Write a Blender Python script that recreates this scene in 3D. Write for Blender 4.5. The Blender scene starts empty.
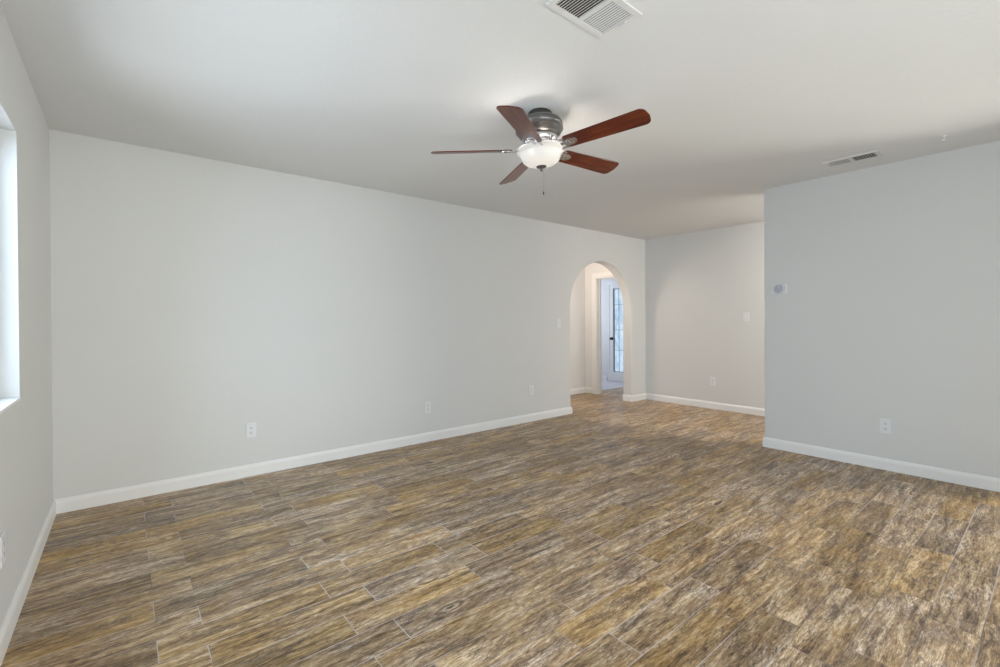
import bpy, bmesh, math, random
from mathutils import Vector, Matrix
random.seed(4)
PI = math.pi
scn = bpy.context.scene
C = scn.collection

# ------------------------------------------------------------------ camera
CAM = (0.3665, -4.0503, 1.2076); YAW, PITCH, ROLL, F, SY = 0.8870, -0.0054, -0.0062, 458.88, -9.76
fw = Vector((math.cos(YAW)*math.cos(PITCH), math.sin(YAW)*math.cos(PITCH), math.sin(PITCH)))
rt = Vector((math.sin(YAW), -math.cos(YAW), 0)); up = rt.cross(fw)
r2 = rt*math.cos(ROLL) + up*math.sin(ROLL); u2 = -rt*math.sin(ROLL) + up*math.cos(ROLL)
cd = bpy.data.cameras.new('camera'); cam = bpy.data.objects.new('camera', cd); C.objects.link(cam)
cam.matrix_world = Matrix(((r2.x, u2.x, -fw.x, CAM[0]), (r2.y, u2.y, -fw.y, CAM[1]), (r2.z, u2.z, -fw.z, CAM[2]), (0, 0, 0, 1)))
cd.sensor_fit = 'HORIZONTAL'; cd.sensor_width = 36; cd.lens = 36*F/1000; cd.shift_y = SY/1000
cd.clip_start = 0.05
scn.camera = cam

# ------------------------------------------------------------------ world, lights, exposure
w = bpy.data.worlds.new('sky'); scn.world = w; w.use_nodes = True
bg = w.node_tree.nodes['Background']; bg.inputs[0].default_value = (0.72, 0.85, 1.0, 1); bg.inputs[1].default_value = 1.0
vs = scn.view_settings
vs.view_transform = 'Standard'; vs.look = 'None'; vs.gamma = 1; vs.use_curve_mapping = False; vs.exposure = 0.18

def area(name, loc, rot, sx, sy, power, col):
    l = bpy.data.lights.new(name, 'AREA'); l.shape = 'RECTANGLE'; l.size = sx; l.size_y = sy; l.energy = power; l.color = col
    o = bpy.data.objects.new(name, l); C.objects.link(o); o.location = loc; o.rotation_euler = rot; return o
def point(name, loc, power, col, r=0.05):
    l = bpy.data.lights.new(name, 'POINT'); l.energy = power; l.color = col; l.shadow_soft_size = r
    o = bpy.data.objects.new(name, l); C.objects.link(o); o.location = loc; return o
# daylight by the left wall window; added fill by invented patio and dining openings
area('daylight_window', (-1.0, -1.9, 1.95), (0, math.radians(-70), 0), 1.8, 2.2, 140, (0.66, 0.81, 1.0))
area('ground_bounce_fill', (-1.7, -1.9, 0.0), (0, math.radians(-128), 0), 1.4, 2.2, 60, (0.95, 0.97, 1.0))  # added upward lamp outside the window, lifts the ceiling
area('patio_fill', (1.6, -6.0, 1.3), (PI/2, 0, 0), 3.2, 2.4, 96, (1.0, 0.94, 0.86))  # added fill lamp outside the invented patio door
area('patio_bounce_fill', (1.0, -5.9, 0.05), (math.radians(138), 0, 0), 2.0, 0.9, 54, (1.0, 0.965, 0.93))  # added low lamp aimed up to brighten the ceiling
area('dining_fill', (6.45, -5.85, 1.35), (PI/2, 0, math.radians(85)), 1.0, 1.7, 255, (1.0, 0.93, 0.81))  # added fill lamp outside an invented window, brightens the left wall
area('entry_lamp', (5.88, -3.2, 2.38), (math.radians(42), 0, 0), 1.1, 1.2, 62, (1.0, 0.95, 0.87))
point('hall_lamp', (5.0, 0.55, 2.04), 25, (1.0, 0.84, 0.70), 0.15)
area('daylight_back_room', (7.1, 2.7, 1.5), (-PI/2, 0, 0), 1.0, 1.4, 18, (0.80, 0.87, 1.0))

# ------------------------------------------------------------------ materials
def mat(name, col, rough=0.5, metal=0.0, spec=0.5):
    m = bpy.data.materials.new(name); m.use_nodes = True
    b = m.node_tree.nodes['Principled BSDF']
    b.inputs['Base Color'].default_value = (*col, 1); b.inputs['Roughness'].default_value = rough
    b.inputs['Metallic'].default_value = metal; b.inputs['Specular IOR Level'].default_value = spec
    return m
class NT:
    def __init__(s, m): s.t = m.node_tree; s.b = s.t.nodes.get('Principled BSDF')
    def n(s, typ, **kw):
        nd = s.t.nodes.new(typ)
        for k, v in kw.items(): setattr(nd, k, v)
        return nd
    def l(s, a, b): s.t.links.new(a, b)
    def put(s, sock, v):
        if isinstance(v, (int, float)): sock.default_value = v
        elif isinstance(v, (tuple, list)): sock.default_value = v
        else: s.l(v, sock)
    def math(s, op, a, b=None, c=None, clamp=False):
        nd = s.n('ShaderNodeMath', operation=op, use_clamp=clamp)
        for i, v in enumerate((a, b, c)):
            if v is not None: s.put(nd.inputs[i], v)
        return nd.outputs[0]
    def noise(s, vec, scale, detail=4, rough=0.55, dist=0.0):
        nd = s.n('ShaderNodeTexNoise'); s.l(vec, nd.inputs['Vector'])
        nd.inputs['Scale'].default_value = scale; nd.inputs['Detail'].default_value = detail
        nd.inputs['Roughness'].default_value = rough; nd.inputs['Distortion'].default_value = dist
        return nd.outputs[0]
    def ramp(s, fac, stops):
        nd = s.n('ShaderNodeValToRGB'); s.l(fac, nd.inputs[0]); e = nd.color_ramp.elements
        while len(e) < len(stops): e.new(0.5)
        for k, (p, c) in enumerate(stops):
            e[k].position = p; e[k].color = (*c, 1) if len(c) == 3 else c
        return nd.outputs[0]
    def mix(s, fac, a, b, mode='MIX'):
        nd = s.n('ShaderNodeMix', data_type='RGBA', blend_type=mode)
        s.put(nd.inputs[0], fac); s.put(nd.inputs[6], a); s.put(nd.inputs[7], b)
        return nd.outputs[2]
    def comb(s, x, y, z):
        nd = s.n('ShaderNodeCombineXYZ')
        for i, v in enumerate((x, y, z)): s.put(nd.inputs[i], v)
        return nd.outputs[0]

def paint(name, col, bump=0.06, scale=90, rough=0.75):
    m = mat(name, col, rough, spec=0.25); T = NT(m)
    tc = T.n('ShaderNodeNewGeometry').outputs['Position']
    n1 = T.noise(tc, scale, 3); n2 = T.noise(tc, 1.3, 2)
    c = T.mix(n2, (*[v*0.975 for v in col], 1), (*[min(1, v*1.025) for v in col], 1)); T.l(c, T.b.inputs['Base Color'])
    bp = T.n('ShaderNodeBump'); bp.inputs['Strength'].default_value = bump; bp.inputs['Distance'].default_value = 0.01
    T.l(n1, bp.inputs['Height']); T.l(bp.outputs[0], T.b.inputs['Normal'])
    return m
M = {}
M['wall'] = paint('wall_paint', (0.665, 0.67, 0.665))
M['ceil'] = paint('ceiling_paint', (0.74, 0.745, 0.745), 0.14, 60)
M['hallwall'] = paint('hall_paint', (0.74, 0.74, 0.74))
M['trim'] = paint('white_trim_paint', (0.80, 0.80, 0.80), 0.01, 40, 0.4)
M['plastic'] = mat('white_plastic', (0.74, 0.75, 0.77), 0.35)
M['slot'] = mat('dark_slot', (0.03, 0.03, 0.035), 0.6)
M['ventwhite'] = mat('white_enamel', (0.72, 0.72, 0.71), 0.45)
M['duct'] = mat('duct_dark', (0.035, 0.035, 0.03), 0.8)
M['pewter'] = mat('pewter', (0.17, 0.165, 0.16), 0.33, 0.85)
M['darkpewter'] = mat('dark_pewter', (0.07, 0.065, 0.06), 0.35, 0.7)
M['black'] = mat('black_metal', (0.015, 0.015, 0.015), 0.35, 0.4)
M['dial'] = mat('grey_dial', (0.42, 0.43, 0.50), 0.4)
M['tile'] = mat('pale_floor', (0.58, 0.57, 0.60), 0.4)
M['clear'] = mat('clear_hook', (0.85, 0.85, 0.85), 0.2)

def glassmat(name, rough, bump):
    m = bpy.data.materials.new(name); m.use_nodes = True; T = NT(m); nt = m.node_tree
    out = nt.nodes['Material Output']; nt.nodes.remove(T.b)
    tr = T.n('ShaderNodeBsdfTransparent'); tr.inputs[0].default_value = (0.93, 0.96, 0.97, 1)
    gl = T.n('ShaderNodeBsdfGlossy'); gl.inputs['Roughness'].default_value = 0.03
    mx = T.n('ShaderNodeMixShader'); mx.inputs[0].default_value = 0.08
    T.l(tr.outputs[0], mx.inputs[1]); T.l(gl.outputs[0], mx.inputs[2])
    if bump:
        tl = T.n('ShaderNodeBsdfTranslucent'); pos = T.n('ShaderNodeNewGeometry').outputs['Position']
        sc = T.n('ShaderNodeVectorMath', operation='MULTIPLY'); T.l(pos, sc.inputs[0]); sc.inputs[1].default_value = (1, 1, 0.35)
        n = T.noise(sc.outputs[0], 14, 3, 0.6, 1.2)
        col = T.ramp(n, [(0.35, (0.66, 0.74, 0.80)), (0.6, (0.95, 0.97, 0.98))]); T.l(col, tl.inputs[0]); 
        m2 = T.n('ShaderNodeMixShader'); m2.inputs[0].default_value = 0.75
        T.l(mx.outputs[0], m2.inputs[1]); T.l(tl.outputs[0], m2.inputs[2]); T.l(m2.outputs[0], out.inputs[0])
    else: T.l(mx.outputs[0], out.inputs[0])
    return m
M['glass'] = glassmat('clear_glass', 0, False)
M['frost'] = glassmat('figured_glass', 0, True)

# wood-look plank tile, 0.604 x 0.1527 m, quarter-offset rows
def floor_mat():
    m = mat('wood_look_tile', (0.3, 0.22, 0.15), 0.42, spec=0.5); T = NT(m)
    pos = T.n('ShaderNodeNewGeometry').outputs['Position']
    sp = T.n('ShaderNodeSeparateXYZ'); T.l(pos, sp.inputs[0]); X, Y = sp.outputs[0], sp.outputs[1]
    L, W = 0.6045, 0.1527
    v = T.math('DIVIDE', T.math('ADD', Y, 3.55 + 200*W), W); row = T.math('FLOOR', v); fv = T.math('FRACT', v)
    odd = T.math('MODULO', row, 2.0)
    off = T.math('MULTIPLY', odd, 0.147)
    u = T.math('DIVIDE', T.math('ADD', T.math('SUBTRACT', X, off), 100*L - 0.447), L); colm = T.math('FLOOR', u); fu = T.math('FRACT', u)
    wn = T.n('ShaderNodeTexWhiteNoise', noise_dimensions='2D'); T.l(T.comb(row, colm, 0.0), wn.inputs['Vector'])
    sc = T.n('ShaderNodeSeparateColor'); T.l(wn.outputs['Color'], sc.inputs[0]); r1, r2_, r3 = sc.outputs
    px = T.math('ADD', X, T.math('MULTIPLY', r1, 37.0)); py = T.math('ADD', Y, T.math('MULTIPLY', r2_, 23.0))
    base = T.comb(px, py, r3)
    warp = T.noise(T.comb(T.math('MULTIPLY', px, 3.0), T.math('MULTIPLY', py, 8.0), r3), 1.0, 2, 0.5)
    def gr(sx, sy, wa, det, ro, k):
        return T.noise(T.comb(T.math('MULTIPLY', px, sx), T.math('ADD', T.math('MULTIPLY', py, sy), T.math('MULTIPLY', warp, wa)), T.math('ADD', r3, k)), 1.0, det, ro, 0.0)
    grain = gr(3.2, 26.0, 2.2, 5, 0.62, 0.0)
    fine = gr(20.0, 260.0, 10.0, 3, 0.8, 3.0)
    streak = gr(5.0, 60.0, 4.0, 4, 0.7, 7.0)
    patch = T.noise(T.comb(T.math('MULTIPLY', px, 4.2), T.math('MULTIPLY', py, 10.0), r2_), 1.0, 4, 0.65, 0.3)
    mott = T.noise(T.comb(T.math('MULTIPLY', px, 30.0), T.math('MULTIPLY', py, 90.0), r1), 1.0, 3, 0.75, 0.2)
    # slight growth rings around knots
    kv = T.n('ShaderNodeTexVoronoi'); kv.inputs['Scale'].default_value = 1.0
    T.l(T.comb(T.math('MULTIPLY', px, 2.4), T.math('MULTIPLY', py, 6.5), r3), kv.inputs['Vector'])
    ring = T.math('SINE', T.math('ADD', T.math('MULTIPLY', kv.outputs['Distance'], 48.0), T.math('MULTIPLY', grain, 9.0)))
    kmask = T.math('MULTIPLY', T.math('SUBTRACT', 0.34, kv.outputs['Distance'], clamp=True), T.math('MULTIPLY', T.math('MULTIPLY', ring, 0.22), T.math('GREATER_THAN', kv.outputs['Color'], 0.62)))
    val = T.math('ADD', T.math('MULTIPLY', grain, 0.32), T.math('MULTIPLY', fine, 0.28))
    val = T.math('ADD', val, T.math('MULTIPLY', streak, 0.20)); val = T.math('ADD', val, T.math('MULTIPLY', mott, 0.20)); val = T.math('ADD', val, kmask)
    warmc = T.ramp(val, [(0.41, (0.085, 0.040, 0.011)), (0.465, (0.27, 0.150, 0.042)), (0.52, (0.46, 0.278, 0.088)), (0.59, (0.71, 0.49, 0.21))])
    greyc = T.ramp(val, [(0.41, (0.075, 0.052, 0.040)), (0.465, (0.24, 0.168, 0.118)), (0.52, (0.44, 0.33, 0.240)), (0.575, (0.80, 0.69, 0.58))])
    sel = T.math('ADD', T.math('MULTIPLY', r1, 0.6), T.math('MULTIPLY', patch, 1.5)); sel = T.math('SUBTRACT', sel, 0.52, clamp=True)
    c = T.mix(sel, warmc, greyc)
    # charcoal weathering, in streaky blotches, and fine cracks
    blot = T.ramp(T.noise(T.comb(T.math('MULTIPLY', px, 6.5), T.math('MULTIPLY', py, 24.0), r1), 1.0, 6, 0.72, 0.2), [(0.56, (1, 1, 1)), (0.66, (0.38, 0.39, 0.43))])
    c = T.mix(0.85, c, blot, 'MULTIPLY')
    vo = T.n('ShaderNodeTexVoronoi', feature='DISTANCE_TO_EDGE'); vo.inputs['Scale'].default_value = 1.0
    T.l(T.comb(T.math('ADD', T.math('MULTIPLY', px, 16.0), T.math('MULTIPLY', mott, 2.5)), T.math('ADD', T.math('MULTIPLY', py, 42.0), T.math('MULTIPLY', mott, 3.0)), r3), vo.inputs['Vector'])
    crk = T.math('LESS_THAN', vo.outputs['Distance'], 0.05); msk = T.math('GREATER_THAN', patch, 0.52)
    c = T.mix(T.math('MULTIPLY', T.math('MULTIPLY', crk, msk), 0.55), c, (0.05, 0.035, 0.028, 1))
    # tone per tile
    tone = T.math('ADD', T.math('MULTIPLY', r3, 0.42), 0.70)
    tn = T.n('ShaderNodeVectorMath', operation='SCALE'); T.l(c, tn.inputs[0]); T.l(tone, tn.inputs['Scale']); c = tn.outputs[0]
    # grout
    du = T.math('MULTIPLY', T.math('MINIMUM', fu, T.math('SUBTRACT', 1.0, fu)), L)
    dv = T.math('MULTIPLY', T.math('MINIMUM', fv, T.math('SUBTRACT', 1.0, fv)), W)
    d = T.math('MINIMUM', du, dv); gm = T.math('LESS_THAN', d, 0.0016)
    gn = T.noise(pos, 1.3, 3)
    gc = T.ramp(gn, [(0.43, (0.14, 0.11, 0.10)), (0.54, (0.54, 0.48, 0.48))])
    c = T.mix(T.math('MULTIPLY', gm, 0.9), c, gc)
    T.l(c, T.b.inputs['Base Color'])
    T.l(T.math('ADD', T.math('MULTIPLY', fine, 0.22), 0.30), T.b.inputs['Roughness'])
    bp = T.n('ShaderNodeBump'); bp.inputs['Strength'].default_value = 0.25; bp.inputs['Distance'].default_value = 0.004
    h = T.math('SUBTRACT', T.math('MULTIPLY', fine, 0.6), gm); T.l(h, bp.inputs['Height']); T.l(bp.outputs[0], T.b.inputs['Normal'])
    return m
M['floor'] = floor_mat()

def blade_mat():
    m = mat('mahogany_blade', (0.14, 0.03, 0.015), 0.28, spec=0.5); T = NT(m)
    tc = T.n('ShaderNodeTexCoord').outputs['Object']; sp = T.n('ShaderNodeSeparateXYZ'); T.l(tc, sp.inputs[0])
    g = T.noise(T.comb(T.math('MULTIPLY', sp.outputs[0], 4.0), T.math('MULTIPLY', sp.outputs[1], 70.0), 0.0), 1.0, 5, 0.65, 0.5)
    c = T.ramp(g, [(0.32, (0.040, 0.006, 0.004)), (0.5, (0.115, 0.020, 0.009)), (0.68, (0.22, 0.052, 0.018))])
    T.l(c, T.b.inputs['Base Color'])
    return m
M['blade'] = blade_mat()
def bowl_mat():
    m = mat('opal_glass', (0.80, 0.79, 0.77), 0.3); T = NT(m)
    T.b.inputs['Emission Color'].default_value = (1.0, 0.97, 0.93, 1); T.b.inputs['Emission Strength'].default_value = 0.38
    tl = T.n('ShaderNodeBsdfTranslucent'); tl.inputs[0].default_value = (0.20, 0.195, 0.185, 1)
    mx = T.n('ShaderNodeMixShader'); mx.inputs[0].default_value = 0.5
    out = m.node_tree.nodes['Material Output']
    T.l(T.b.outputs[0], mx.inputs[1]); T.l(tl.outputs[0], mx.inputs[2]); T.l(mx.outputs[0], out.inputs[0])
    return m
M['bowl'] = bowl_mat()

# ------------------------------------------------------------------ mesh helpers
def NB(): return bmesh.new()
def box(bm, a, b, bev=0.0, mx=None):
    lo = [min(a[i], b[i]) for i in range(3)]; hi = [max(a[i], b[i]) for i in range(3)]
    t = bmesh.new(); bmesh.ops.create_cube(t, size=1)
    for v in t.verts: v.co = Vector([lo[i] + (v.co[i] + 0.5)*(hi[i] - lo[i]) for i in range(3)])
    if bev: bmesh.ops.bevel(t, geom=list(t.edges), offset=bev, segments=2, affect='EDGES', profile=0.6)
    merge(bm, t, mx)
def merge(bm, t, mx=None):
    if mx is not None: bmesh.ops.transform(t, matrix=mx, verts=t.verts)
    me = bpy.data.meshes.new('tmp'); t.to_mesh(me); t.free(); bm.from_mesh(me); bpy.data.meshes.remove(me)
def prism(bm, pts, z0, z1, mx=None):
    """closed outline pts in XY extruded z0..z1"""
    t = bmesh.new(); a = [t.verts.new((x, y, z0)) for x, y in pts]; b = [t.verts.new((x, y, z1)) for x, y in pts]
    t.faces.new(list(reversed(a))); t.faces.new(b); n = len(pts)
    for i in range(n): t.faces.new((a[i], a[(i+1) % n], b[(i+1) % n], b[i]))
    bmesh.ops.recalc_face_normals(t, faces=t.faces); merge(bm, t, mx)
def lathe(bm, prof, seg=48, mx=None):
    t = bmesh.new(); rings = []
    for r, z in prof:
        rings.append([t.verts.new((0, 0, z))] if r < 1e-6 else [t.verts.new((r*math.cos(2*PI*k/seg), r*math.sin(2*PI*k/seg), z)) for k in range(seg)])
    for A, B in zip(rings, rings[1:]):
        for k in range(seg):
            k2 = (k+1) % seg
            if len(A) == 1 and len(B) == 1: break
            if len(A) == 1: t.faces.new((A[0], B[k], B[k2]))
            elif len(B) == 1: t.faces.new((A[k], A[k2], B[0]))
            else: t.faces.new((A[k], A[k2], B[k2], B[k]))
    bmesh.ops.recalc_face_normals(t, faces=t.faces); merge(bm, t, mx)
def sweep(bm, prof, path, closed_prof=True):
    """profile (outward offset, height) swept along an XY path; outward = left of travel; mitred"""
    t = bmesh.new(); n = len(path); rings = []
    P = [Vector(p) for p in path]
    for i in range(n):
        d0 = (P[i]-P[i-1]).normalized() if i else (P[1]-P[0]).normalized()
        d1 = (P[i+1]-P[i]).normalized() if i < n-1 else d0
        n0 = Vector((-d0.y, d0.x)); n1 = Vector((-d1.y, d1.x)); mvec = (n0+n1)
        mvec = mvec/ (mvec.dot(n0))
        rings.append([t.verts.new((P[i].x+mvec.x*o, P[i].y+mvec.y*o, h)) for o, h in prof])
    k = len(prof)
    for A, B in zip(rings, rings[1:]):
        for j in range(k): t.faces.new((A[j], A[(j+1) % k], B[(j+1) % k], B[j]))
    t.faces.new(rings[0]); t.faces.new(list(reversed(rings[-1])))
    bmesh.ops.recalc_face_normals(t, faces=t.faces); merge(bm, t)
def obj(name, bm, m, parent=None, smooth=False, loc=None):
    me = bpy.data.meshes.new(name); bm.to_mesh(me); bm.free(); me.materials.append(m)
    if smooth:
        for p in me.polygons: p.use_smooth = True
        try: me.set_sharp_from_angle(angle=math.radians(38))
        except Exception: pass
    o = bpy.data.objects.new(name, me); C.objects.link(o)
    if loc: o.location = loc
    if parent: o.parent = parent
    return o
def struct(name, bm, m, parent=None, smooth=False):
    o = obj(name, bm, m, parent, smooth)
    if parent is None: o['kind'] = 'structure'
    return o
def thing(name, label, cat, loc=(0, 0, 0), rot=(0, 0, 0), group=None):
    o = bpy.data.objects.new(name, None); C.objects.link(o); o.location = loc; o.rotation_euler = rot
    o.empty_display_size = 0.05; o['label'] = label; o['category'] = cat
    if group: o['group'] = group
    return o
def empty_struct(name):
    o = bpy.data.objects.new(name, None); C.objects.link(o); o['kind'] = 'structure'; return o

# ------------------------------------------------------------------ room shell
H = 2.44; XF = 6.548; XR = 5.068; YR = -2.257; YN = -5.2; TW = 0.14
AL, AR, ASP = 4.849, 6.182, 1.362; ARAD = (AR-AL)/2; AC = (AL+AR)/2
bm = NB(); box(bm, (-0.14, YN-0.14, -0.1), (XF+0.12, 1.03, 0.0)); struct('floor', bm, M['floor'])
bm = NB(); box(bm, (XF+0.12, -0.3, -0.1), (7.99, 1.0, 0.0)); struct('floor_passage', bm, M['floor'])
bm = NB(); box(bm, (XF-0.15, 1.03, -0.1), (XF+0.12, 3.0, -0.0005)); box(bm, (XF+0.12, 1.0, -0.1), (7.99, 3.0, 0.0)); struct('floor_back_room', bm, M['tile'])
bm = NB(); box(bm, (-0.14, YN-0.14, H), (8.0, 3.05, H+0.12)); struct('ceiling', bm, M['ceil'])

# left wall with the window opening
WY0, WY1, WZ0, WZ1 = -2.62, -1.143, 0.873, 2.055
bm = NB()
box(bm, (-TW, YN-0.1, -0.05), (0, WY0, H+0.05)); box(bm, (-TW, WY1, -0.05), (0, 0.1, H+0.05))
box(bm, (-TW, WY0, -0.05), (0, WY1, WZ0)); box(bm, (-TW, WY0, WZ1), (0, WY1, H+0.05))
struct('wall_left', bm, M['wall'])
# arched wall (main wall on the left of the picture)
pts = [(-0.1, -0.05), (AL, -0.05), (AL, ASP)]
for k in range(1, 48):
    a = PI - PI*k/48; pts.append((AC+ARAD*math.cos(a), ASP+ARAD*math.sin(a)))
pts += [(AR, ASP), (AR, -0.05), (XF+0.1, -0.05), (XF+0.1, H+0.05), (-0.1, H+0.05)]
bm = NB(); prism(bm, pts, -0.15, 0.0, Matrix.Rotation(PI/2, 4, 'X'))
wb = struct('wall_back', bm, M['wall'])
bv = wb.modifiers.new('soft_edge', 'BEVEL'); bv.width = 0.012; bv.segments = 3; bv.limit_method = 'ANGLE'; bv.angle_limit = math.radians(60)
# far wall of the recess
bm = NB(); box(bm, (XF, YN-0.1, -0.05), (XF+0.12, 0.0, H+0.05)); struct('wall_far', bm, M['wall'])
# right wall block
bm = NB(); t = bmesh.new(); 
YE = -4.05
pr = [(XR, YE), (XR+0.13, YE), (XR+0.13, YR)]
for k in range(0, 5):
    a = PI/2 + (PI/2)*k/4; pr.append((XR+0.007+0.007*math.cos(a), YR-0.007+0.007*math.sin(a)))
prism(bm, pr, -0.05, H+0.05); box(bm, (XR, YN-0.1, 2.03), (XR+0.13, YE, H+0.05)); struct('wall_right', bm, M['wall'], smooth=True)  # end opening and header added: pass the dining fill, keep it off the ceiling
# added unseen partition behind the right wall, stops dining fill reaching the entry passage
bm = NB(); box(bm, (XR+0.12, YE, -0.05), (XF, YE+0.11, H+0.05)); struct('wall_light_stop', bm, M['wall'])
# near wall behind the camera with an added patio door opening for the fill
PX0, PX1, PZ = 0.30, 3.30, 2.05
V0, V1, VZ0, VZ1 = 5.35, 6.45, 0.45, 2.10      # added dining window for the fill, beyond the right wall, out of the picture
bm = NB(); box(bm, (-0.1, YN-0.14, -0.05), (PX0, YN, H+0.05)); box(bm, (PX1, YN-0.14, -0.05), (V0, YN, H+0.05)); box(bm, (V1, YN-0.14, -0.05), (XF+0.1, YN, H+0.05))
box(bm, (V0, YN-0.14, -0.05), (V1, YN, VZ0)); box(bm, (V0, YN-0.14, VZ1), (V1, YN, H+0.05)); box(bm, (PX0, YN-0.14, PZ), (PX1, YN, H+0.05))
struct('wall_near', bm, M['wall'])
# hall behind the arch: end wall with cased opening, back wall; back room shell
HY = 1.03; EX = 6.35
bm = NB(); box(bm, (3.7, HY, -0.05), (EX, HY+0.12, H+0.05)); struct('wall_hall_back', bm, M['hallwall'])
bm = NB(); box(bm, (3.6, 0.14, -0.05), (3.7, HY+0.12, H+0.05)); struct('wall_hall_left', bm, M['hallwall'])
OY0, OY1, OZ = 0.10, 0.785, 1.905
bm = NB(); box(bm, (EX, OY1, -0.05), (EX+0.09, 3.05, H+0.05)); box(bm, (EX, 0.14, -0.05), (EX+0.09, 0.15, H+0.05)); box(bm, (EX, 0.15, OZ), (EX+0.09, OY1, H+0.05))
struct('wall_hall_end', bm, M['hallwall'])
BX = 7.87; DY0, DY1, DZ = 0.86, 1.685, 1.92
bm = NB(); box(bm, (BX, -0.3, -0.05), (BX+0.12, DY0, H+0.05)); box(bm, (BX, DY1, -0.05), (BX+0.12, 3.05, H+0.05)); box(bm, (BX, DY0, DZ), (BX+0.12, DY1, H+0.05))
struct('wall_back_room', bm, M['hallwall'])
bm = NB(); box(bm, (XF+0.12, -0.35, -0.05), (BX, -0.25, H+0.05)); struct('wall_passage', bm, M['hallwall'])
bm = NB(); box(bm, (EX, 2.95, -0.05), (BX+0.1, 3.05, H+0.05)); struct('wall_back_room_end', bm, M['hallwall'])

# baseboards
PROF = [(0, 0), (0.014, 0), (0.014, 0.066), (0.0125, 0.076), (0.009, 0.083), (0.008, 0.088), (0.004, 0.092), (0, 0.092)]
def base(name, path):
    bm = NB(); sweep(bm, PROF, path); return struct(name, bm, M['trim'])
base('baseboard_left', [(0, -0.0), (0, YN)])           # travels -Y, outward = +X
base('baseboard_back', [(AL, 0.15), (AL, 0), (0.0, 0)])
base('baseboard_arch', [(XF, YN), (XF, 0.0), (AR, 0), (AR, 0.15)])
base('baseboard_right', [(XR, YE), (XR, YR), (XR+0.13, YR), (XR+0.13, YE)])
base('baseboard_hall', [(EX, OY1+0.085), (EX, HY), (3.7, HY)])
base('baseboard_back_room', [(BX, DY1+0.07), (BX, 2.95)])

# cased opening at the hall end
t1 = empty_struct('trim_1')
bm = NB(); box(bm, (EX-0.018, OY1, 0), (EX+0.0, OY1+0.08, OZ+0.08), 0.004); box(bm, (EX-0.018, 0.152, OZ), (EX, OY1, OZ+0.08), 0.004); obj('casing', bm, M['trim'], t1)
bm = NB(); box(bm, (EX-0.005, OY1-0.018, 0), (EX+0.095, OY1, OZ), 0.002); box(bm, (EX-0.005, 0.152, OZ-0.018), (EX+0.095, OY1, OZ), 0.002)
box(bm, (EX+0.045, OY1-0.03, 0), (EX+0.085, OY1-0.018, OZ-0.018)); obj('jamb', bm, M['trim'], t1)

# glazed door in the back room
d1 = empty_struct('door_1')
bm = NB(); box(bm, (BX-0.012, DY1-0.001, 0), (BX, DY1+0.03, DZ+0.07), 0.003); box(bm, (BX-0.016, DY0-0.065, 0), (BX, DY0, DZ+0.07), 0.003); box(bm, (BX-0.016, DY0, DZ), (BX, DY1, DZ+0.07), 0.003)
obj('door_frame', bm, M['trim'], d1)
GY0, GY1, GZ0, GZ1 = DY0+0.09, DY1-0.09, 0.19, 1.84
bm = NB()
box(bm, (BX-0.006, DY0, 0.008), (BX+0.05, GY0, DZ), 0.002); box(bm, (BX-0.006, GY1, 0.008), (BX+0.05, DY1, DZ), 0.002)
box(bm, (BX-0.006, GY0, 0.008), (BX+0.05, GY1, GZ0), 0.002); box(bm, (BX-0.006, GY0, GZ1), (BX+0.05, GY1, DZ), 0.002)
obj('door_panel', bm, M['trim'], d1)
bm = NB(); box(bm, (BX+0.028, GY0, GZ0), (BX+0.032, GY1, GZ1)); obj('glass_pane', bm, M['frost'], d1)
M['came'] = mat('grey_glazing_bar', (0.16, 0.17, 0.17), 0.5)
bm = NB()
for yy in (GY1-0.012, GY0+0.0): box(bm, (BX+0.012, yy, GZ0), (BX+0.034, yy+0.012, GZ1))
for zz in (GZ0, GZ1-0.01): box(bm, (BX+0.014, GY0+0.012, zz), (BX+0.034, GY1-0.012, zz+0.01))
for zz in (0.62, 1.02, 1.52): box(bm, (BX+0.02, GY0+0.012, zz), (BX+0.034, GY1-0.012, zz+0.006))
for yy in (GY1-0.12, GY0+0.12): box(bm, (BX+0.021, yy, GZ0+0.01), (BX+0.033, yy+0.005, GZ1-0.01))
obj('glazing_bars', bm, M['came'], d1)
bm = NB(); lathe(bm, [(0, 0), (0.030, 0), (0.030, 0.006), (0.010, 0.010), (0.010, 0.03), (0.024, 0.036), (0.028, 0.048), (0.022, 0.060), (0, 0.064)], 24, Matrix.Translation((BX-0.006, DY1-0.065, 0.85)) @ Matrix.Rotation(-PI/2, 4, 'Y'))
obj('door_knob', bm, M['black'], d1, smooth=True)

# left window: recess, sill, vinyl frame, two sashes
w1 = empty_struct('window_1')
bm = NB(); box(bm, (-0.125, WY0, WZ0), (0.004, WY1, WZ0+0.014), 0.003); obj('window_sill', bm, M['trim'], w1)
def frame_yz(bm, x0, x1, y0, y1, z0, z1, t):
    box(bm, (x0, y0, z0), (x1, y0+t, z1)); box(bm, (x0, y1-t, z0), (x1, y1, z1)); box(bm, (x0, y0+t, z0), (x1, y1-t, z0+t)); box(bm, (x0, y0+t, z1-t), (x1, y1-t, z1))
z0 = WZ0+0.014
bm = NB(); frame_yz(bm, -0.135, -0.085, WY0, WY1, z0, WZ1, 0.035); obj('window_frame', bm, M['plastic'], w1)
ym = (WY0+WY1)/2
for (a, b, xo) in ((WY0+0.035, ym+0.02, -0.118), (ym-0.02, WY1-0.035, -0.100)):
    bm = NB(); frame_yz(bm, xo-0.012, xo+0.012, a, b, z0+0.035, WZ1-0.035, 0.03); s = obj('window_sash', bm, M['plastic'], w1)
    bm = NB(); box(bm, (xo-0.002, a+0.03, z0+0.065), (xo+0.002, b-0.03, WZ1-0.065)); obj('window_pane', bm, M['glass'], s)
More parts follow.
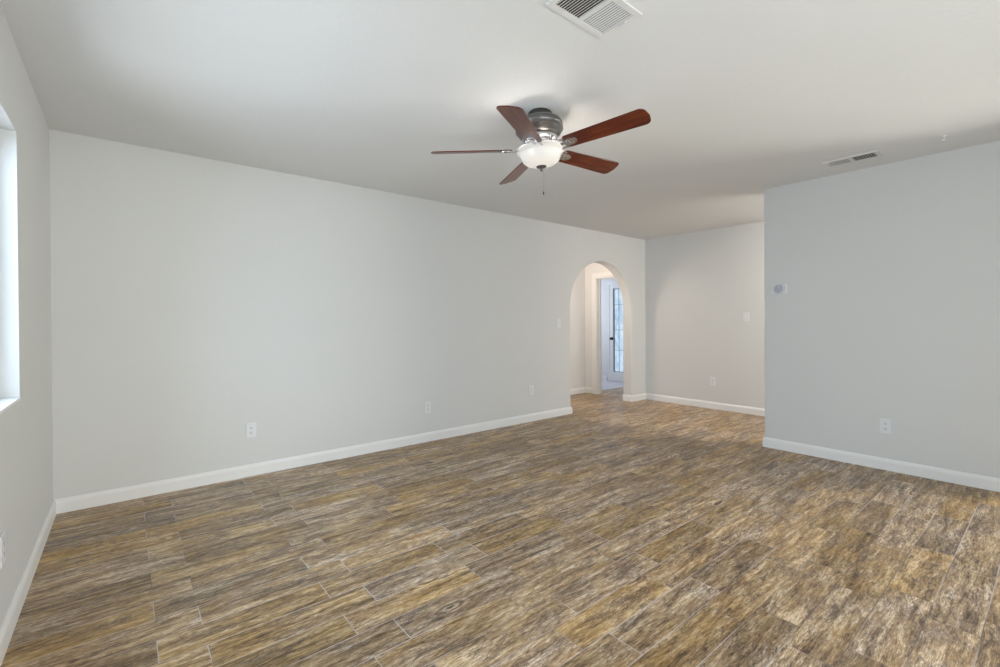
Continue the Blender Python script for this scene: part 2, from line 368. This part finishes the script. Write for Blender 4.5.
# added patio door, unseen behind the camera, to admit the fill light
d2 = empty_struct('door_added')
def frame_xz(bm, y0, y1, x0, x1, z0, z1, t):
    box(bm, (x0, y0, z0), (x0+t, y1, z1)); box(bm, (x1-t, y0, z0), (x1, y1, z1)); box(bm, (x0+t, y0, z0), (x1-t, y1, z0+t)); box(bm, (x0+t, y0, z1-t), (x1-t, y1, z1))
bm = NB(); frame_xz(bm, YN-0.13, YN-0.05, PX0, PX1, 0.0, PZ, 0.04); obj('door_frame', bm, M['plastic'], d2)
pm = (PX0+PX1)/2
for (a, b, yo) in ((PX0+0.04, pm+0.03, YN-0.105), (pm-0.03, PX1-0.04, YN-0.075)):
    bm = NB(); frame_xz(bm, yo-0.014, yo+0.014, a, b, 0.04, PZ-0.04, 0.06); s = obj('sliding_panel', bm, M['plastic'], d2)
    bm = NB(); box(bm, (a+0.06, yo-0.002, 0.10), (b-0.06, yo+0.002, PZ-0.10)); obj('glass_pane', bm, M['glass'], s)

w2 = empty_struct('window_added')  # added dining window, unseen, lets the fill lamp through
bm = NB(); frame_xz(bm, YN-0.11, YN-0.06, V0, V1, VZ0, VZ1, 0.04); obj('window_frame', bm, M['plastic'], w2)
bm = NB(); box(bm, (V0+0.04, YN-0.087, VZ0+0.04), (V1-0.04, YN-0.083, VZ1-0.04)); obj('window_pane', bm, M['glass'], w2)

# ------------------------------------------------------------------ ceiling fan
FX, FY = 2.276, -2.096; ZB = 2.219
fan = thing('ceiling_fan', 'five-blade mahogany and pewter ceiling fan with a lit white glass bowl', 'ceiling fan', (FX, FY, H))
def zl(p, dz=0.017): return [(r, z+dz-H) for r, z in p]
bm = NB(); lathe(bm, zl([(0, 2.44), (0.066, 2.44), (0.072, 2.432), (0.073, 2.42), (0.066, 2.41), (0.064, 2.40), (0, 2.40)], 0)); obj('canopy', bm, M['darkpewter'], fan, True)
bm = NB(); lathe(bm, zl([(0, 2.388), (0.075, 2.388), (0.105, 2.380), (0.128, 2.366), (0.139, 2.350), (0.141, 2.338), (0.137, 2.330), (0.141, 2.324), (0.141, 2.312), (0.134, 2.304), (0.130, 2.300), (0.122, 2.286), (0.10, 2.276), (0, 2.276)]))
obj('motor_housing', bm, M['pewter'], fan, True)
bm = NB(); lathe(bm, zl([(0, 2.276), (0.098, 2.276), (0.104, 2.270), (0.104, 2.256), (0.098, 2.250), (0.07, 2.246), (0.068, 2.226), (0.085, 2.220), (0.087, 2.208), (0.04, 2.204), (0, 2.204)]))
M['bright'] = mat('polished_pewter', (0.62, 0.62, 0.64), 0.2, 0.95)
obj('light_fitter', bm, M['bright'], fan, True)
# opal bowl: thick shell, open on top
outer = [(0.139, 2.206), (0.1405, 2.201), (0.1395, 2.192), (0.133, 2.186), (0.127, 2.182), (0.121, 2.174), (0.117, 2.158), (0.108, 2.138), (0.088, 2.121), (0.060, 2.110), (0.030, 2.105), (0, 2.104)]
inner = [(0, 2.109), (0.030, 2.110), (0.058, 2.115), (0.085, 2.126), (0.104, 2.142), (0.115, 2.160), (0.121, 2.178), (0.130, 2.192), (0.134, 2.202), (0.139, 2.204)]
bm = NB(); lathe(bm, zl(outer+inner), 64); bowl = obj('glass_bowl', bm, M['bowl'], fan, True)
bm = NB(); lathe(bm, zl([(0, 2.108), (0.030, 2.108), (0.031, 2.103), (0.024, 2.096), (0.010, 2.093), (0.007, 2.088), (0.010, 2.083), (0.007, 2.077), (0, 2.074)]), 24); obj('finial', bm, M['pewter'], fan, True)
bm = NB(); lathe(bm, zl([(0, 2.204), (0.004, 2.204), (0.004, 2.104), (0, 2.104)]), 8); obj('threaded_rod', bm, M['pewter'], fan, True)
# three bulbs
for k in range(3):
    a = k*2*PI/3 + 0.9
    bx, by = 0.062*math.cos(a), 0.062*math.sin(a)
    l = point('fan_bulb_light', (FX+bx, FY+by, 2.189), 3.6, (1.0, 0.93, 0.84), 0.022)
# pull chain, hangs from the fitter through beside the bowl
pc = NB(); off = Vector((0.012, -0.012))
lathe(pc, [(0, 0), (0.0009, 0), (0.0009, -0.13), (0, -0.13)], 6, Matrix.Translation((off.x, off.y, 2.105-H)))
for k in range(33): 
    bmesh.ops.create_icosphere(pc, subdivisions=1, radius=0.0016, matrix=Matrix.Translation((off.x, off.y, 2.103-H-0.004*k)))
ch = obj('pull_chain', pc, M['bright'], fan, True)
pk = NB(); lathe(pk, [(0, 0), (0.003, -0.002), (0.0045, -0.014), (0.003, -0.02), (0, -0.021)], 12, Matrix.Translation((off.x, off.y, 2.105-H-0.13))); obj('pull_knob', pk, M['darkpewter'], ch, True)
# the whole motor, light and blade assembly hangs about 3 degrees off plumb
NV = Vector((-0.0432, 0.0322, 1)).normalized(); HUB = Vector((0, 0, ZB-H))
TILT = Matrix.Translation(HUB) @ Vector((0, 0, 1)).rotation_difference(NV).to_matrix().to_4x4() @ Matrix.Translation(-HUB)
for ob in list(fan.children):
    if ob.name.split('.')[0] not in ('canopy', 'pull_chain'): ob.matrix_local = TILT
# blades
def blade_outline():
    r0, r1 = 0.165, 0.650; w0, w1 = 0.054, 0.067; p = []
    rc = 0.036
    def arc(cx, cy, r, a0, a1, n=7):
        for k in range(n+1):
            a = math.radians(a0+(a1-a0)*k/n); p.append((cx+r*math.cos(a), cy+r*math.sin(a)))
    arc(r0+0.02, -w0+0.02, 0.02, 180, 270); arc(r1-rc-0.006, -w1+rc, rc, 270, 350); p.append((r1, 0)); arc(r1-rc-0.006, w1-rc, rc, 10, 90); arc(r0+0.02, w0-0.02, 0.02, 90, 180)
    return p
bme = NB(); prism(bme, blade_outline(), -0.003, 0.003)
bmesh.ops.bevel(bme, geom=[e for e in bme.edges if len(e.link_faces) == 2 and abs(e.calc_face_angle()) > 1.2], offset=0.0012, segments=1, affect='EDGES')
PH = 2.4481
ELEV = (0.0374, 0.0011, -0.0306, 0.0087, -0.0210); DP = (0.0055, 0.0043, 0.0124, -0.0083, -0.0138)   # each arm is bent a little
blade0 = arm0 = None
for k in range(5):
    a = PH - k*2*PI/5
    rot = TILT @ (Matrix.Translation((0, 0, ZB-H)) @ Matrix.Rotation(a, 4, 'Z') @ Matrix.Rotation(-ELEV[k], 4, 'Y') @ Matrix.Rotation(-0.2652-DP[k], 4, 'X'))
    if blade0 is None:
        blade0 = obj('blade', bme, M['blade'], fan)
        am = NB()   # blade iron: medallion under the blade root, curved arm to the motor
        prism(am, [(0.165+0.045*math.cos(q*PI/12)+0.03, 0.030*math.sin(q*PI/12)) for q in range(24)], -0.0075, -0.0032)
        lathe(am, [(0, -0.013), (0.010, -0.012), (0.018, -0.0075), (0, -0.0072)], 20, Matrix.Translation((0.205, 0, 0)))
        box(am, (0.10, -0.045, -0.0075), (0.165, -0.030, -0.0015), 0.002, Matrix.Identity(4))
        box(am, (0.10, 0.030, -0.0075), (0.165, 0.045, -0.0015), 0.002, Matrix.Identity(4))
        box(am, (0.160, -0.045, -0.0085), (0.176, 0.045, -0.0035), 0.002)
        for sg in (-1, 1): lathe(am, [(0, -0.0115), (0.005, -0.0105), (0.006, -0.0075), (0, -0.007)], 12, Matrix.Translation((0.185, sg*0.02, 0)))
        prism(am, [(0.09, -0.022), (0.12, -0.045), (0.12, 0.045), (0.09, 0.022)], -0.0075, 0.0)
        box(am, (0.060, -0.018, -0.006), (0.118, 0.018, 0.030), 0.005)
        box(am, (0.112, -0.010, -0.010), (0.20, 0.010, -0.004), 0.002)
        arm0 = obj('blade_arm', am, M['bright'], blade0)
        b, r = blade0, arm0
    else:
        b = blade0.copy(); C.objects.link(b); b.parent = fan
        r = arm0.copy(); C.objects.link(r); r.parent = b
    b.matrix_local = rot

# ------------------------------------------------------------------ ceiling registers
def register(label, cx, cy, lx, ly, bank_axis, n=11, hw=0.0033):
    """lx, ly = outer size; louvres stacked along bank_axis ('x' or 'y')"""
    t = thing('ceiling_vent', label, 'air vent', (cx, cy, H))
    if bank_axis == 'x': A, B = lx, ly
    else: A, B = ly, lx
    R = Matrix.Identity(4) if bank_axis == 'x' else Matrix.Rotation(PI/2, 4, 'Z')
    rim = 0.026; bm = NB()
    def pb(bm, a, b, bev=0): box(bm, a, b, bev, R)
    z1 = -0.007
    pb(bm, (-A/2, -B/2, z1), (A/2, -B/2+rim, 0), 0.001); pb(bm, (-A/2, B/2-rim, z1), (A/2, B/2, 0), 0.001)
    pb(bm, (-A/2, -B/2+rim, z1), (-A/2+rim, B/2-rim, 0), 0.002); pb(bm, (A/2-rim, -B/2+rim, z1), (A/2, B/2-rim, 0), 0.002)
    pb(bm, (-0.007, -B/2+rim, z1), (0.007, B/2-rim, 0), 0.001)
    obj('frame', bm, M['ventwhite'], t)
    bm = NB(); pb(bm, (-A/2+rim, -B/2+rim, -0.0008), (A/2-rim, B/2-rim, -0.0002)); obj('duct_opening', bm, M['duct'], t)
    half = A/2-rim-0.007
    for side in (-1, 1):
        s = NB()
        for i in range(n):
            c = side*(0.007 + half*(i+0.5)/n)
            mx = R @ Matrix.Translation((c, 0, -0.0042)) @ Matrix.Rotation(side*math.radians(25), 4, 'Y')
            box(s, (-hw, -B/2+rim, -0.0004), (hw, B/2-rim, 0.0004), 0, mx)
        obj('louvre_bank', s, M['ventwhite'], t)
    bm = NB(); pb(bm, (A/2-rim+0.002, -0.035, z1-0.006), (A/2-rim+0.010, 0.0, z1), 0.001); obj('lever', bm, M['ventwhite'], t)
    return t
register('white two-way ceiling vent cut by the top picture edge, nearest the camera', 1.812, -2.881, 0.345, 0.205, 'x')
register('small white ceiling vent above the right wall, seen at a shallow angle', 4.713, -3.023, 0.178, 0.345, 'y', 8, 0.0042)

# ceiling hooks
def hook(label, x, y, rz, s=1.0):
    t = thing('ceiling_hook', label, 'hook', (x, y, H), (0, 0, rz))
    bm = NB(); lathe(bm, [(0, 0), (0.014*s, 0), (0.014*s, -0.004), (0.008*s, -0.008), (0, -0.008)], 20); obj('base', bm, M['clear'], t, True)
    bm = NB(); pts = [Vector((0, 0, -0.006)), Vector((0, 0, -0.022*s))] + [Vector((0.012*s-0.012*s*math.cos(a), 0, -0.026*s-0.012*s*math.sin(a))) for a in [i*PI*1.15/8 for i in range(9)]]
    for p, q in zip(pts, pts[1:]):
        d = q-p; m = Matrix.Translation(p) @ d.to_track_quat('Z', 'Y').to_matrix().to_4x4()
        lathe(bm, [(0, -0.001), (0.0028*s, -0.001), (0.0028*s, d.length+0.001), (0, d.length+0.001)], 10, m)
    obj('curl', bm, M['clear'], t, True)
hook('tiny white ceiling hook to the right of the shallow-angled vent', 4.650, -3.545, 0.6, 1.0)
hook('tiny white ceiling hook in the far corner above the recess wall', 6.20, -0.33, 0.6, 1.0)

# ------------------------------------------------------------------ wall plates (local: plate faces +Y? -> built facing -Y at y=0)
def plate_bm(w, h):
    bm = NB(); box(bm, (-w/2, -0.006, -h/2), (w/2, 0.0, h/2), 0.0025); return bm
def outlet(label, loc, rz):
    t = thing('wall_outlet', label, 'outlet', loc, (0, 0, rz), None)
    obj('cover_plate', plate_bm(0.072, 0.116), M['plastic'], t)
    for s in (-1, 1):
        bm = NB(); pts = []
        for k in range(24):
            a = 2*PI*k/24; pts.append((max(-0.0145, min(0.0145, 0.0175*math.cos(a))), 0.0145*math.sin(a)))
        prism(bm, pts, 0.005, 0.0075, Matrix.Translation((0, 0, s*0.0195)) @ Matrix.Rotation(PI/2, 4, 'X'))
        r = obj('receptacle', bm, M['plastic'], t)
        bm = NB()
        box(bm, (-0.0078, -0.0079, s*0.0195-0.0015), (-0.0052, -0.0070, s*0.0195+0.0075)); box(bm, (0.0052, -0.0079, s*0.0195-0.0010), (0.0078, -0.0070, s*0.0195+0.0065))
        lathe(bm, [(0, 0), (0.003, 0), (0.003, 0.0009), (0, 0.0009)], 12, Matrix.Translation((0, -0.0070, s*0.0195-0.0075)) @ Matrix.Rotation(PI/2, 4, 'X'))
        obj('slots', bm, M['slot'], r)
    bm = NB(); lathe(bm, [(0, 0), (0.0032, 0), (0.0026, 0.0012), (0, 0.0014)], 12, Matrix.Translation((0, -0.006, 0)) @ Matrix.Rotation(PI/2, 4, 'X')); obj('screw', bm, M['plastic'], t)
    return t
def switch(label, loc, rz, gangs=1):
    t = thing('light_switch', label, 'light switch', loc, (0, 0, rz))
    w = 0.072 + 0.046*(gangs-1)
    obj('cover_plate', plate_bm(w, 0.116), M['plastic'], t)
    for g in range(gangs):
        cx = (g-(gangs-1)/2)*0.046
        bm = NB(); box(bm, (-0.0045, -0.016, -0.008), (0.0045, -0.004, 0.004), 0.001, Matrix.Translation((cx, 0, 0.003)) @ Matrix.Rotation(math.radians(-22), 4, 'X'))
        obj('toggle', bm, M['plastic'], t)
        for s in (-1, 1):
            bm = NB(); lathe(bm, [(0, 0), (0.003, 0), (0.0026, 0.0012), (0, 0.0014)], 12, Matrix.Translation((cx, -0.006, s*0.030)) @ Matrix.Rotation(PI/2, 4, 'X'))
            obj('screw', bm, M['plastic'], t)
    return t
outlet('white wall outlet on the long left-hand wall, nearest the left corner', (1.125, 0, 0.360), 0)
outlet('white wall outlet halfway along the long wall, below and left of the fan', (2.717, 0, 0.345), 0)
outlet('white wall outlet on the long wall, closest to the archway', (4.143, 0, 0.375), 0)
outlet('white wall outlet low on the far recess wall, right of the archway', (XF, -1.043, 0.370), -PI/2)
outlet('white wall outlet low on the right-hand wall, beyond the thermostat from the corner', (XR, -3.154, 0.351), -PI/2)
outlet('white wall outlet on the window wall at the left picture edge', (0, -1.555, 0.370), PI/2)
switch('white light switch at shoulder height just left of the archway', (4.627, 0, 1.181), 0)
switch('white light switch on the far recess wall beside the right wall edge', (XF, -1.480, 1.242), -PI/2)

t = thing('thermostat', 'white thermostat with a grey round dial on the right wall edge', 'thermostat', (XR, -2.389, 1.491), (0, 0, -PI/2))
bm = NB(); box(bm, (-0.066, -0.007, -0.043), (0.066, 0, 0.043), 0.003); obj('back_plate', bm, M['plastic'], t)
RX = Matrix.Rotation(PI/2, 4, 'X')
bm = NB(); lathe(bm, [(0, 0), (0.047, 0), (0.047, 0.016), (0.044, 0.021), (0.038, 0.022), (0, 0.022)], 40, Matrix.Translation((0.004, -0.007, 0)) @ RX); body = obj('round_body', bm, M['plastic'], t, True)
bm = NB(); lathe(bm, [(0, 0), (0.039, 0), (0.039, 0.001), (0.034, 0.003), (0, 0.0035)], 40, Matrix.Translation((0.004, -0.029, 0)) @ RX); obj('dial', bm, M['dial'], body, True)
bm = NB(); box(bm, (0.0025, -0.0345, 0.006), (0.0055, -0.0322, 0.024)); obj('pointer', bm, M['plastic'], body)
